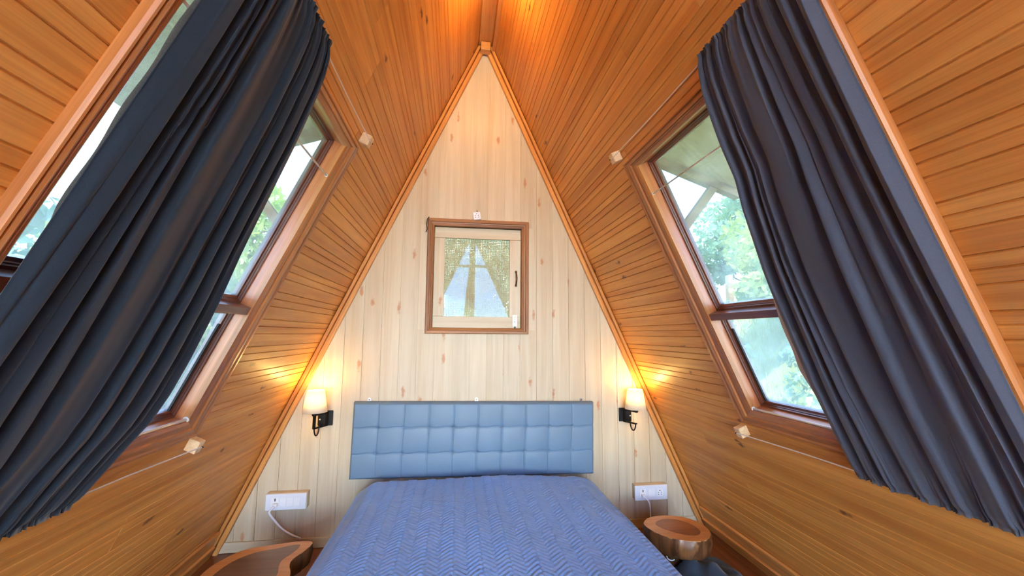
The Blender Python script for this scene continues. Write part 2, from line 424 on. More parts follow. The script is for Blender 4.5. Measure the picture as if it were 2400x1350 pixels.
while i < 14:
    x0 = BOFF + i * BW; x1 = x0 + BW; i += 1
    zs = [(0.02, 3.3)]
    if x1 > SX0 - 0.02 and x0 < SX1 + 0.02: zs = [(0.02, SZ0 - 0.012), (SZ1 + 0.012, 3.3)]
    pieces = [(x0, x1, za, zb) for za, zb in zs]
    if x0 < SX0 - 0.02 < x1: pieces.append((x0, SX0 - 0.012, SZ0 - 0.012, SZ1 + 0.012))
    if x0 < SX1 + 0.02 < x1: pieces.append((SX1 + 0.012, x1, SZ0 - 0.012, SZ1 + 0.012))
    for (xa, xb, za, zb) in pieces:
        outer = [(xa, za), (xb, za), (xb, zb), (xa, zb)]; g = 0.0030
        inner = [(xa + g, za), (xb - g, za), (xb - g, zb), (xa + g, zb)]
        for s in (1, -1):
            fn = lambda q: K * (ZR - q[1]) - s * q[0] - 0.012
            outer = clip_poly(outer, fn); inner = clip_poly(inner, fn)
        if len(outer) < 3 or len(inner) < 3: continue
        ox, oz = outer[0]
        m = MB(); lf = rng.uniform(-0.0005, 0.0005)
        m.prism([(a - ox, b - oz) for a, b in outer], 0.0055, 0.012, tfy)
        m.prism([(a - ox, b - oz) for a, b in inner], lf, 0.0056, tfy)
        m.build('plank', 'pale_pine_2', wall_back, loc=(ox, YB, oz), fix=True)
p = gable_piece(-1.6, 1.6, 0.0, 0.058)
bb = MB().prism([(-1.43, 0.002), (1.43, 0.002), (1.41, 0.056), (-1.41, 0.056)], YB - 0.012, YB - 0.001, tfy).build('baseboard_back', 'pale_pine_0', fix=True, bevel=0.002)
struct(bb, 'pale pine skirting along the foot of the back gable')

# ------------------------------------------------------------------ floor
fl = MB().box(-1.6, 1.6, YF - 0.1, YB + 0.1, -0.12, -0.02).build('floor', 'dark_gap'); struct(fl, 'dark reddish timber floor')
x = -1.5
while x < 1.5:
    w = 0.138
    for (a, b) in ((YF, -0.4 + rng.uniform(-.5, .5)), (None, YB)):
        if a is None: a = prevb
        prevb = b
        MB().box(0, w - 0.002, 0, b - a - 0.002, -0.02, 0.0).build('floorboard', 'floor_wood_1', fl, loc=(x, a, 0))
    x += w

# ------------------------------------------------------------------ side windows in the slopes
PANE = glass('window_glass', (0.42, 0.445, 0.455), 0.04, 0.07)
plain('rubber_seal', srgb(18, 22, 24), 0.6)
CASE_PROF = [(0, 0.0005), (0.0, 0.017), (0.06, 0.0245), (0.16, 0.0255), (0.22, 0.019), (0.27, 0.0195), (0.31, 0.0245), (0.46, 0.0255), (0.54, 0.0245), (0.58, 0.0185), (0.66, 0.0175), (0.72, 0.0215), (0.88, 0.0205), (1.0, 0.017), (1.0, 0.0005)]
def frame_strips(outer, inner, prof, parent, name, mx, my, z=0.0, axes=None):
    """four mitred mouldings between two rectangles (x0,x1,y0,y1) of a local plane"""
    (ox0, ox1, oy0, oy1), (ix0, ix1, iy0, iy1) = outer, inner
    oc = [(ox0, oy0), (ox1, oy0), (ox1, oy1), (ox0, oy1)]; ic = [(ix0, iy0), (ix1, iy0), (ix1, iy1), (ix0, iy1)]
    res = []
    for i in range(4):
        j = (i + 1) % 4; v = []
        for (o, q) in ((oc[i], ic[i]), (oc[j], ic[j])):
            for t, h in prof:
                p = (o[0] + t * (q[0] - o[0]), o[1] + t * (q[1] - o[1]), z + h)
                v.append(axes(*p) if axes else p)
        n = len(prof)
        f = [(k, (k + 1) % n, n + (k + 1) % n, n + k) for k in range(n)] + [tuple(range(n - 1, -1, -1)), tuple(range(n, 2 * n))]
        res.append(MB().add(v, f).build(name, mx if i in (0, 2) else my, parent, fix=True))
    return res
def build_window(s, num, side):
    win = empty(f'window_{num}', matrix=slope_matrix(s))
    struct(win, f'tall two-pane wooden window in the {side} slope')
    X0, X1 = yr(s, WY0, WY1); C0, C1 = yr(s, 0.673 if s > 0 else 0.688, CY1)
    frame_strips((C0, C1, CU0, CU1), (X0 + 0.003, X1 - 0.003, WU0 + 0.003, WU1 - 0.003), CASE_PROF, win, 'casing', 'casing_wood_0', 'casing_wood_1')
    za, zb = -0.066, 0.0
    T = 0.018
    MB().box(X0 - T, X0, WU0, WU1, za, zb).build('jamb', 'jamb_wood_1', win)
    MB().box(X1, X1 + T, WU0, WU1, za, zb).build('jamb', 'jamb_wood_1', win)
    MB().box(X0 - T, X1 + T, WU0 - T, WU0, za, zb).build('head_jamb', 'jamb_wood_0', win)
    MB().box(X0 - T, X1 + T, WU1, WU1 + T, za, zb).build('sill', 'jamb_wood_0', win)
    M0, M1 = 2.155, 2.184
    MB().box(X0, X1, M0, M1, -0.075, 0.011).build('mullion', 'bead_wood_0', win, bevel=0.002)
    bp = [(0, -0.062), (0, -0.030), (0.35, -0.030), (0.42, -0.036), (0.55, -0.036), (0.62, -0.041), (1, -0.043), (1, -0.062)]
    for (a, b) in ((WU0, M0), (M1, WU1)):
        frame_strips((X0, X1, a, b), (X0 + 0.02, X1 - 0.02, a + 0.02, b - 0.02), bp, win, 'glazing_bead', 'bead_wood_0', 'bead_wood_1')
        MB().box(X0 + 0.004, X1 - 0.004, a + 0.004, b - 0.004, -0.052, -0.048).build('pane', PANE, win)
    # rubber seal along the far side of the lower pane
    fx = X1 - 0.0305 if s > 0 else X0 + 0.0205
    MB().box(fx, fx + 0.01, M1 + 0.06, WU1 - 0.021, -0.0475, -0.041).build('rubber_seal', 'rubber_seal', win)
    return win
window_right = build_window(1, 1, 'right')
window_left = build_window(-1, 2, 'left')

# ------------------------------------------------------------------ small window in the gable
win = empty('window_3', (0, YB, 0)); struct(win, 'small oak-framed window with cane webbing in the gable')
ax = lambda a, b, c: (a, -c, b)
fp = [(0, 0.0005), (0, 0.020), (0.12, 0.027), (0.42, 0.028), (0.5, 0.022), (0.62, 0.021), (0.7, 0.024), (0.9, 0.020), (1, 0.014), (1, 0.0005)]
frame_strips((-0.348, 0.304, 1.213, 1.948), (-0.305, 0.256, 1.250, 1.898), fp, win, 'frame', 'oak_frame_0', 'oak_frame_2', axes=ax)
MB().box(-0.309, -0.305, -0.014, 0.10, 1.248, 1.90).build('reveal', 'pale_pine_2', win); MB().box(0.256, 0.260, -0.014, 0.10, 1.248, 1.90).build('reveal', 'pale_pine_2', win)
MB().box(-0.305, 0.256, -0.014, 0.10, 1.2455, 1.250).build('reveal', 'pale_pine_0', win); MB().box(-0.305, 0.256, -0.014, 0.10, 1.898, 1.9025).build('reveal', 'pale_pine_0', win)
sash = empty('sash', (0, 0, 0), parent=win)
MX0, MX1, MZ0, MZ1 = -0.238, 0.181, 1.322, 1.828
MB().box(-0.3035, MX0, 0.003, 0.033, 1.323, 1.827).build('stile', 'pale_pine_2', sash, bevel=0.002)
MB().box(MX1, 0.2545, 0.003, 0.033, 1.323, 1.827).build('stile', 'pale_pine_2', sash, bevel=0.002)
MB().box(-0.3035, 0.2545, 0.003, 0.033, 1.2505, 1.322).build('rail', 'pale_pine_0', sash, bevel=0.002)
MB().box(-0.3035, 0.2545, 0.003, 0.033, 1.828, 1.8965).build('rail', 'pale_pine_0', sash, bevel=0.002)
plain('cane', srgb(208, 190, 154), 0.6, noise=0.15, nscale=60)
m = MB(); nx, nz = 40, 48
for k in range(nx + 1):
    xx = MX0 + (MX1 - MX0) * k / nx; m.box(xx - 0.0034, xx + 0.0034, 0.019, 0.0203, MZ0, MZ1)
for k in range(nz + 1):
    zz = MZ0 + (MZ1 - MZ0) * k / nz; m.box(MX0, MX1, 0.0204, 0.0217, zz - 0.0034, zz + 0.0034)
m.build('cane_webbing', 'cane', sash)
GLS = glass('gable_glass', (0.90, 0.92, 0.92), 0.010, gcol=(0.34, 0.66, 1.0))
MB().box(-0.212, 0.212, -0.0015, 0.0015, -0.255, 0.255).build('pane', GLS, sash, matrix=Matrix.Translation((-0.0285, 0.0125, 1.575)) @ Matrix.Rotation(math.radians(-0.7), 4, 'Z'))
plain('old_brass', srgb(96, 78, 58), 0.35, 0.9); plain('chrome', srgb(205, 210, 214), 0.18, 1.0); plain('black_iron', srgb(28, 28, 30), 0.42, 0.6, noise=0.2)
h = MB().tube([(0.224, 0.004, 1.617), (0.224, -0.014, 1.605), (0.226, -0.022, 1.571), (0.224, -0.014, 1.538), (0.224, 0.004, 1.526)], [0.006, 0.0045, 0.0055, 0.0045, 0.006], 8).build('handle', 'old_brass', sash, smooth=True)
MB().lathe([(0.009, 0), (0.009, 0.002)], 12).build('rosette', 'old_brass', h, matrix=Matrix.Translation((0.224, 0.002, 1.617)) @ Matrix.Rotation(math.pi / 2, 4, 'X'))
MB().lathe([(0.009, 0), (0.009, 0.002)], 12).build('rosette', 'old_brass', h, matrix=Matrix.Translation((0.224, 0.002, 1.526)) @ Matrix.Rotation(math.pi / 2, 4, 'X'))
bolt = MB().box(0.204, 0.232, -0.0005, 0.003, 1.262, 1.336).build('latch_plate', 'chrome', sash, bevel=0.001)
MB().tube([(0.218, -0.005, 1.228), (0.218, -0.005, 1.334)], 0.0042, 10).build('bolt', 'chrome', bolt, smooth=True)
for zz in (1.270, 1.300, 1.326): MB().box(0.207, 0.229, -0.010, -0.0006, zz - 0.005, zz + 0.005).build('guide', 'chrome', bolt, bevel=0.002)
MB().tube([(0.218, -0.005, 1.312), (0.218, -0.02, 1.312)], 0.003, 8).build('knob', 'chrome', bolt)

# ------------------------------------------------------------------ front gable behind the camera: glazed, with post and transom
wf = empty('wall_front', (0, YF, 0)); struct(wf, 'glazed front gable behind the viewer')
MB().box(-0.055, 0.055, -0.05, 0.05, 0, 3.15).build('post', 'trim_wood_2', wf)
MB().box(-0.36, 0.36, -0.03, 0.03, 2.50, 2.54).build('transom', 'trim_wood_0', wf)
MB().box(-1.45, 1.45, -0.03, 0.03, 0.0, 0.10).build('bottom_rail', 'trim_wood_0', wf)
for s in (1, -1):
    x0, x1 = yr(s, -0.04, 0.04)
    o = MB().box(x0, x1, 0.1, U_END - 0.02, 0.001, 0.06).build('rake_frame', 'trim_wood_1', wf)
    o.matrix_basis = Matrix.Translation((0, 0, 0)) @ slope_matrix(s)
CLEAR = glass('clear_glass', (0.95, 0.96, 0.96), 0.04)
for s in (1, -1):
    p = [(s * 0.055, 0.1), (s * (K * (ZR - 0.1) - 0.07), 0.1), (s * 0.055, ZR - 0.055 / K - 0.12)]
    MB().prism(p, -0.004, 0.0, tfy).build('pane', CLEAR, wf, fix=True)
MB().prism([(-0.057, 2.55), (-0.057, 0.3), (-0.26, 0.3)], -0.045, 0.02, tfy).build('side_panel', 'trim_wood_2', wf, fix=True)
# ------------------------------------------------------------------ curtains
def fabric(name, c1, c2):
    m, n, l = new_mat(name)
    out = n.new('ShaderNodeOutputMaterial'); p = n.new('ShaderNodeBsdfPrincipled')
    p.inputs['Roughness'].default_value = 0.85; p.inputs['Sheen Weight'].default_value = 0.25; p.inputs['Sheen Roughness'].default_value = 0.5
    p.inputs['Specular IOR Level'].default_value = 0.2
    tc = n.new('ShaderNodeTexCoord'); nz = n.new('ShaderNodeTexNoise'); nz.inputs['Scale'].default_value = 420; nz.inputs['Detail'].default_value = 3
    l.new(tc.outputs['Object'], nz.inputs['Vector'])
    mx = n.new('ShaderNodeMix'); mx.data_type = 'RGBA'; mx.inputs['A'].default_value = rgb(c1); mx.inputs['B'].default_value = rgb(c2)
    l.new(nz.outputs['Fac'], mx.inputs['Factor']); l.new(mx.outputs['Result'], p.inputs['Base Color'])
    b = n.new('ShaderNodeBump'); b.inputs['Strength'].default_value = 0.25; b.inputs['Distance'].default_value = 0.001
    l.new(nz.outputs['Fac'], b.inputs['Height']); l.new(b.outputs[0], p.inputs['Normal']); l.new(p.outputs[0], out.inputs[0])
    MATS[name] = m; return m
fabric('curtain_left_cloth', srgb(24, 34, 44), srgb(36, 48, 62))
fabric('curtain_right_cloth', srgb(58, 64, 78), srgb(78, 84, 100))
fabric('hem_dark', srgb(40, 44, 46), srgb(96, 98, 92)); fabric('hem_light', srgb(150, 150, 150), srgb(196, 196, 196))
U_TOP, U_BOT = 1.366, 2.697
def curtain(s, near, far, seed, mat, label, base=0.031, nf=9.0):
    r = np.random.default_rng(seed)
    NV, NW = 110, 260
    v = np.linspace(0, 1, NV)[:, None]; w = np.linspace(0, 1, NW)[None, :]
    u = U_TOP - 0.014 + v * (U_BOT - U_TOP + 0.026)
    yn = np.interp(u, [p[0] for p in near], [p[1] for p in near]); yf = np.interp(u, [p[0] for p in far], [p[1] for p in far])
    # long folds: warped sines drifting slightly with height
    ph = r.uniform(0, 1, 8)
    warp = w + 0.035 * np.sin(2 * np.pi * (1.3 * w + ph[0])) + 0.02 * np.sin(2 * np.pi * (2.7 * w + ph[1])) + 0.018 * np.sin(2 * np.pi * (0.6 * v + ph[2] + 1.5 * w))
    def fold(x, p): return (0.5 + 0.5 * np.sin(2 * np.pi * x)) ** p
    F = 0.60 * fold(nf * warp + ph[3], 0.8) * (0.55 + 0.45 * np.sin(2 * np.pi * (1.1 * w + 0.35 * v + ph[4])) ** 2)
    F = F + 0.32 * fold(nf * 1.83 * warp + 0.5 * v + ph[5], 1.2) * (0.35 + 0.65 * np.sin(np.pi * (2.2 * w + 0.8 * v + ph[6])) ** 2)
    ends = np.exp(-v / 0.10) + np.exp(-(1 - v) / 0.10)
    ruff = np.exp(-v / 0.07) + np.exp(-(1 - v) / 0.07)
    mid = np.sin(np.pi * v) ** 0.6
    off = base + 0.006 + (0.014 + 0.026 * mid) * F
    off = off + ruff * 0.007 * (0.5 + 0.5 * np.sin(2 * np.pi * (46 * warp + ph[7]))) * (0.6 + 0.4 * np.sin(2 * np.pi * 7 * w))
    # waist where the wire gathers the cloth
    for vv in (0.014 / 1.357, 1 - 0.012 / 1.357): off = off - 0.006 * np.exp(-((v - vv) / 0.008) ** 2)
    off = np.maximum(off, base)
    edge = np.minimum(w, 1 - w); off = base + (off - base) * np.clip(edge / 0.02, 0.25, 1)
    # gathers push the cloth sideways too
    y = yn + (yf - yn) * w + 0.004 * np.sin(2 * np.pi * (nf * 2 * warp)) * np.minimum(1, edge * 20)
    u2 = u + 0 * w + (ruff * 0.0015 * np.sin(2 * np.pi * 23 * w)) * ((v < 0.03) | (v > 0.97))
    X = np.stack([s * y, u2, off], -1)
    th = empty('curtain', matrix=slope_matrix(s))
    tag(th, label, 'curtain')
    o = grid_obj('cloth', X, mat, th, flip=(s < 0))
    sol = o.modifiers.new('thickness', 'SOLIDIFY'); sol.thickness = 0.002; sol.offset = 1.0
    return th
cR = curtain(1, [(1.3, 0.676), (2.72, 0.676)],
        [(1.35, 1.003), (1.44, 1.034), (1.504, 1.044), (1.61, 1.057), (1.72, 1.062), (1.817, 1.088), (1.914, 1.105), (2.008, 1.122), (2.085, 1.131), (2.23, 1.142), (2.4, 1.155), (2.56, 1.156), (2.71, 1.154)],
        5, 'curtain_right_cloth', 'dark charcoal curtain gathered on wires over the right window', nf=7.0)
cL = curtain(-1, [(1.3, 0.735), (2.0, 0.737), (2.72, 0.735)],
        [(1.35, 1.120), (1.37, 1.135), (1.432, 1.170), (1.498, 1.188), (1.645, 1.214), (1.747, 1.224), (1.885, 1.240), (1.995, 1.256), (2.13, 1.282), (2.307, 1.303), (2.42, 1.307), (2.50, 1.295), (2.565, 1.256), (2.646, 1.216), (2.70, 1.192)],
        9, 'curtain_left_cloth', 'black-blue curtain gathered on wires over the left window', nf=8.0)
def hem(s, th, mat, ya, yb, u0, u1, off):
    n = 60; us = np.linspace(u0, u1, n); X = np.zeros((n, 4, 3))
    for j, t in enumerate((0, 0.33, 0.66, 1)):
        X[:, j, 0] = s * (np.interp(us, *zip(*ya)) * (1 - t) + np.interp(us, *zip(*yb)) * t); X[:, j, 1] = us; X[:, j, 2] = off + 0.002 * np.sin(us * 37 + 2 * t)
    o = grid_obj('lining_edge', X, mat, th, flip=(s < 0))
    sol = o.modifiers.new('thickness', 'SOLIDIFY'); sol.thickness = 0.0015
    return o
hem(-1, cL, 'hem_dark', [(1.40, 0.727), (1.8, 0.733), (2.02, 0.738), (2.1, 0.75)], [(1.40, 0.80), (2.1, 0.80)], 1.47, 2.08, 0.0272)
hem(1, cR, 'hem_light', [(2.05, 1.12), (2.5, 1.12)], [(2.05, 1.128), (2.12, 1.162), (2.25, 1.178), (2.36, 1.185), (2.5, 1.168)], 2.05, 2.5, 0.0272)

# curtain wires, each hooked on a pale block
plain('steel_wire', srgb(226, 222, 218), 0.35, 0.15)
BLOCKW = dict(light=srgb(244, 218, 178), dark=srgb(224, 190, 144), knot=srgb(180, 130, 80), rough=0.6, vary=0.05, knots=0.0)
wood('block_pine', axis=0, **BLOCKW)
def wire(s, u, label, a=0.036, y0=1.655, yend=0.6):
    th = empty('curtain_wire', matrix=slope_matrix(s)); tag(th, label, 'curtain wire', 'curtain wires on pale blocks')
    x0, x1 = yr(s, y0, y0 + a)
    MB().box(x0, x1, u - 0.023, u + 0.023, 0.0006, a + 0.006).build('block', 'block_pine_0', th, bevel=0.003)
    yy = y0 + a * 0.7
    MB().tube([(s * yy, u, a + 0.0085), (s * (y0 - 0.01), u, a + 0.006), (s * (y0 - 0.30), u, 0.030), (s * (y0 - 0.45), u, 0.0280), (s * yend, u, 0.0280)], 0.0022, 6).build('wire', 'steel_wire', th)
    MB().tube([(s * yy, u - 0.001, a - 0.002), (s * yy, u - 0.001, a + 0.014)], 0.0022, 6).build('nail', 'black_iron', th)
wire(1, 1.368, 'curtain wire on a pale wood block above the right window')
wire(1, 2.700, 'curtain wire on a pale wood block below the right window')
wire(-1, 1.368, 'curtain wire on a pale wood block above the left window')
wire(-1, 2.695, 'curtain wire on a pale wood block below the left window')
def rod(s, u, off, r, label):
    th = empty('tension_rod', matrix=slope_matrix(s)); tag(th, label, 'rod', 'tension rods across the windows')
    MB().tube([(s * (WY1 - 0.004), u, off), (s * (WY0 + 0.004), u, off)], r, 10).build('tube', 'steel_wire', th, smooth=True)
    for y, d in ((WY1, -0.006), (WY0, 0.006)):
        MB().tube([(s * y, u, off), (s * (y + d), u, off)], r * 1.9, 10).build('end_cap', 'steel_wire', th)
rod(1, 1.604, 0.010, 0.0028, 'thin steel rod across the upper pane of the right window')
rod(-1, 1.604, 0.010, 0.0032, 'thin steel rod across the upper pane of the left window')
rod(1, WU1 - 0.006, 0.008, 0.0045, 'white rod lying on the sill of the right window')
rod(-1, WU1 - 0.007, 0.008, 0.0055, 'white rod lying on the sill of the left window')

# ------------------------------------------------------------------ bed
plain('mattress_cloth', srgb(190, 195, 205), 0.9)
m, n, l = new_mat('bedspread_cloth')
out = n.new('ShaderNodeOutputMaterial'); p = n.new('ShaderNodeBsdfPrincipled'); p.inputs['Roughness'].default_value = 0.75; p.inputs['Sheen Weight'].default_value = 0.2
p.inputs['Specular IOR Level'].default_value = 0.25
tc = n.new('ShaderNodeTexCoord'); nz = n.new('ShaderNodeTexNoise'); nz.inputs['Scale'].default_value = 600; l.new(tc.outputs['Object'], nz.inputs['Vector'])
mx = n.new('ShaderNodeMix'); mx.data_type = 'RGBA'; mx.inputs['A'].default_value = rgb(srgb(116, 170, 254)); mx.inputs['B'].default_value = rgb(srgb(132, 186, 255))
l.new(nz.outputs['Fac'], mx.inputs['Factor']); l.new(mx.outputs['Result'], p.inputs['Base Color'])
b = n.new('ShaderNodeBump'); b.inputs['Strength'].default_value = 0.2; b.inputs['Distance'].default_value = 0.0008; l.new(nz.outputs['Fac'], b.inputs['Height']); l.new(b.outputs[0], p.inputs['Normal'])
l.new(p.outputs[0], out.inputs[0]); MATS['bedspread_cloth'] = m
bed = empty('bed', (0.012, 1.5, 0)); tag(bed, 'double bed under a blue-grey quilted bedspread', 'bed')
W, R, ZT = 0.712, 0.16, 0.394
y0b, y1b = 0.50 - 1.5, 2.535 - 1.5
MB().box(-W + 0.03, W - 0.03, y0b + 0.03, y1b - 0.03, 0.0, 0.12).build('bed_base', 'floor_wood_1', bed)
MB().box(-W + 0.02, W - 0.02, y0b + 0.02, y1b - 0.02, 0.121, ZT - 0.03).build('mattress', 'mattress_cloth', bed, bevel=0.09)
def spread():
    st = 0.0052
    arc = R * math.pi / 2 + 0.12
    ps = np.arange(-(W - R) - arc, (W - R) + arc + st, st); qs = np.arange(y0b + R - arc, y1b - R + arc + st, st)
    P, Q = np.meshgrid(ps, qs)
    dx = np.maximum(np.abs(P) - (W - R), 0) * np.sign(P); dy = np.where(Q > y1b - R, Q - (y1b - R), np.where(Q < y0b + R, Q - (y0b + R), 0))
    d = np.hypot(dx, dy) + 1e-9; ex, ey = dx / d, dy / d
    a = np.minimum(d / R, math.pi / 2); hz = R * np.sin(a); vt = R * (1 - np.cos(a)) + np.maximum(d - R * math.pi / 2, 0)
    vt = np.minimum(vt, 0.27)
    bx, by = P - dx, Q - dy
    # herringbone ribs at 45 degrees
    bw, nb = 0.0180, 4
    r2 = math.sqrt(0.5); A1, B1 = (P + Q) * r2 / bw, (Q - P) * r2 / bw
    I, J = np.floor(A1), np.floor(B1); fi, fj = A1 - I, B1 - J
    k = np.mod(I - J, 2 * nb); hor = k < nb
    along = np.where(hor, k + fi, (2 * nb - 1 - k) + fj) / nb; across = np.where(hor, fj, fi)
    hgt = np.minimum(1, 4.0 * np.minimum(across, 1 - across)) * np.minimum(1, 9 * np.minimum(along, 1 - along))
    hgt = np.clip(hgt, 0, 1) ** 0.7 * np.where(hor, 1.0, 0.55)
    wav = 0.006 * np.sin(3.1 * P + 1.2 * Q + 0.5) + 0.005 * np.sin(2.2 * Q - 4.3 * P) + 0.003 * np.sin(9 * P + 7 * Q)
    nzx, nzz = np.sin(a), np.cos(a)
    h = 0.0070 * hgt + wav * np.cos(a)
    x = bx + ex * (hz + h * nzx); y = by + ey * (hz + h * nzx); z = ZT - vt + h * nzz - 0.012 * P
    return np.stack([x, y, z], -1)
sp = grid_obj('bedspread', spread(), 'bedspread_cloth', bed)

# ------------------------------------------------------------------ headboard
plain('leatherette', srgb(102, 132, 160), 0.42, noise=0.05, nscale=200, bump=0.1)
hb = empty('headboard', matrix=Matrix.Translation((-0.017, 2.574, 0.36)) @ Matrix.Rotation(math.radians(0.85), 4, 'Y'))
tag(hb, 'blue-grey tufted headboard fixed to the pine wall behind the bed', 'headboard')
HW, HH = 0.735, 0.44
xs = np.linspace(-HW, HW, 401); zs = np.linspace(0, HH, 121)
XX, ZZ = np.meshgrid(xs, zs)
ncol = 10; cu = (XX + HW) / (2 * HW) * ncol + 0.02 * np.sin(ZZ * 14); rv = ZZ / HH * 3 + 0.025 * np.sin(cu * 2 * np.pi) * np.sin(np.pi * ZZ / HH)
fu, fv = np.abs(cu - np.round(cu)), np.abs(rv - np.round(rv))
seam_u = np.where((np.round(cu) > 0) & (np.round(cu) < ncol), 1, 0); seam_v = np.where((np.round(rv) > 0) & (np.round(rv) < 3), 1, 0)
dep = 0.050 - 0.0035 * np.exp(-(fu / 0.02) ** 2) * seam_u - 0.0045 * np.exp(-(fv / 0.022) ** 2) * seam_v
dep = dep - 0.0022 * np.exp(-(fu / 0.22) ** 2) * seam_u - 0.0022 * np.exp(-(fv / 0.22) ** 2) * seam_v - 0.006 * np.exp(-(fu ** 2 + fv ** 2) / 0.006) * seam_u * seam_v
ed = np.minimum(np.minimum(XX + HW, HW - XX), np.minimum(ZZ, HH - ZZ)); dep = dep * np.clip((ed / 0.014), 0, 1) ** 0.35
dep[(ed < 1e-9)] = 0.0
grid_obj('padding', np.stack([XX, -dep, ZZ], -1), 'leatherette', hb)
MB().box(-HW + 0.004, HW - 0.004, -0.012, 0.004, 0.004, HH - 0.004).build('backing_board', 'trim_wood_0', hb)
for bx in (-0.651, -0.010, 0.66):
    bk = MB().prism([(bx - 0.009, HH - 0.03), (bx + 0.009, HH - 0.03), (bx + 0.009, HH + 0.014), (bx + 0.005, HH + 0.02), (bx - 0.005, HH + 0.02), (bx - 0.009, HH + 0.014)], 0.0005, 0.0025, tfy).build('mounting_bracket', 'chrome', hb, fix=True)
    MB().tube([(bx, -0.002, HH + 0.008), (bx, 0.003, HH + 0.008)], 0.0035, 10).build('screw', 'black_iron', bk)

# ------------------------------------------------------------------ wall lamps
SHADE = shade_mat('lamp_shade_cloth', (0.95, 0.90, 0.78)); BULB = emit('warm_bulb', (1.0, 0.62, 0.22), 30.0)
LAMP_W = 3.4
def wall_lamp(x, z, side, label):
    """origin: centre of the back plate on the wall; side -1: arm swings to the left"""
    th = empty('wall_lamp', (x, YB, z)); tag(th, label, 'wall lamp', 'warm wall lamps beside the headboard')
    pl = MB().box(-0.042, 0.042, -0.012, -0.0008, -0.043, 0.043).build('back_plate', 'black_iron', th, bevel=0.004)
    lx, ly = -0.032 if side < 0 else 0.030, -0.10
    # flat rectangular ring standing off the plate
    ring = MB(); t = 0.007
    a, b = Vector((0.012 * side * -1, -0.012)), Vector((lx, ly))
    def seg(p, q, z0, z1):
        d = (q - p).normalized(); nn = Vector((-d.y, d.x)) * 0.008
        ring.prism([(p.x + nn.x, p.y + nn.y), (q.x + nn.x, q.y + nn.y), (q.x - nn.x, q.y - nn.y), (p.x - nn.x, p.y - nn.y)], z0, z1)
    d = (b - a).normalized()
    seg(a, b + d * 0.012, 0.030, 0.037); seg(a, b + d * 0.004, -0.043, -0.036)
    seg(a, a + d * 0.008, -0.043, 0.037)
    if side < 0: seg(b - d * 0.004, b + d * 0.004, -0.043, 0.037)
    ring.build('arm', 'black_iron', th, fix=True)
    # twisted hook tail below
    path = []
    for i in range(15):
        t = i / 14; ang = math.pi * t
        path.append((lx * 0.95 + (0.018 if side < 0 else -0.024) * (1 - math.cos(ang)) * 0.5 + (0.0), ly + 0.012 * (1 - math.cos(ang)), -0.036 - 0.045 * math.sin(ang)))
    path.append((path[-1][0] + 0.001, path[-1][1] + 0.004, 0.004))
    MB().tube(path, 0.0042, 8).build('hook', 'black_iron', th, smooth=True)
    kx, ky, kz = path[-1]
    MB().lathe([(0.001, -0.006), (0.005, -0.004), (0.006, 0), (0.005, 0.004), (0.001, 0.006)], 10, (kx, ky, kz)).build('finial', 'chrome', th, smooth=True)
    MB().lathe([(0.016, 0.030), (0.016, 0.052)], 16, (lx, ly, 0.007)).build('lamp_holder', 'black_iron', th)
    sh = MB().lathe([(0.066, 0.052), (0.046, 0.172)], 40, (lx, ly, 0), False, False).build('lamp_shade', SHADE, th, smooth=True)
    so = sh.modifiers.new('t', 'SOLIDIFY'); so.thickness = 0.0012
    MB().lathe([(0.004, -0.03), (0.012, -0.022), (0.015, -0.005), (0.012, 0.014), (0.004, 0.022)], 16, (lx, ly, 0.125)).build('bulb', BULB, th, smooth=True)
    ld = bpy.data.lights.new('lamp_light', 'POINT'); ld.energy = LAMP_W; ld.color = (1.0, 0.63, 0.19); ld.shadow_soft_size = 0.03
    lo = bpy.data.objects.new('lamp_light', ld); COL.objects.link(lo); lo.parent = th; lo.location = (lx, ly, 0.160)
wall_lamp(-0.905, 0.716, -1, 'glowing cream wall lamp left of the headboard')
wall_lamp(0.944, 0.700, 1, 'glowing cream wall lamp right of the headboard')

# ridge lamp above the view, one warm globe on either side of the beam
def ridge_lamp(y, label):
    rl = empty('ridge_lamp', (0, y, 3.165)); tag(rl, label, 'lamp')
    MB().box(-0.04, 0.04, -0.04, 0.04, -0.02, -0.0005).build('base', 'black_iron', rl, bevel=0.004)
    for s in (1, -1):
        MB().tube([(0, 0, -0.02), (s * 0.05, 0, -0.05), (s * 0.085, 0, -0.06)], 0.005, 8).build('arm', 'black_iron', rl)
        MB().lathe([(0.004, -0.03), (0.018, -0.024), (0.026, 0), (0.018, 0.022), (0.006, 0.03)], 18, (s * 0.085, 0, -0.07)).build('globe', BULB, rl, smooth=True)
        ld = bpy.data.lights.new('globe_light', 'POINT'); ld.energy = 10.5; ld.color = (1.0, 0.68, 0.22); ld.shadow_soft_size = 0.03
        lo = bpy.data.objects.new('globe_light', ld); COL.objects.link(lo); lo.parent = rl; lo.location = (s * 0.085, 0, -0.12)
ridge_lamp(1.72, 'twin warm globe lamp under the ridge beam just above the view')

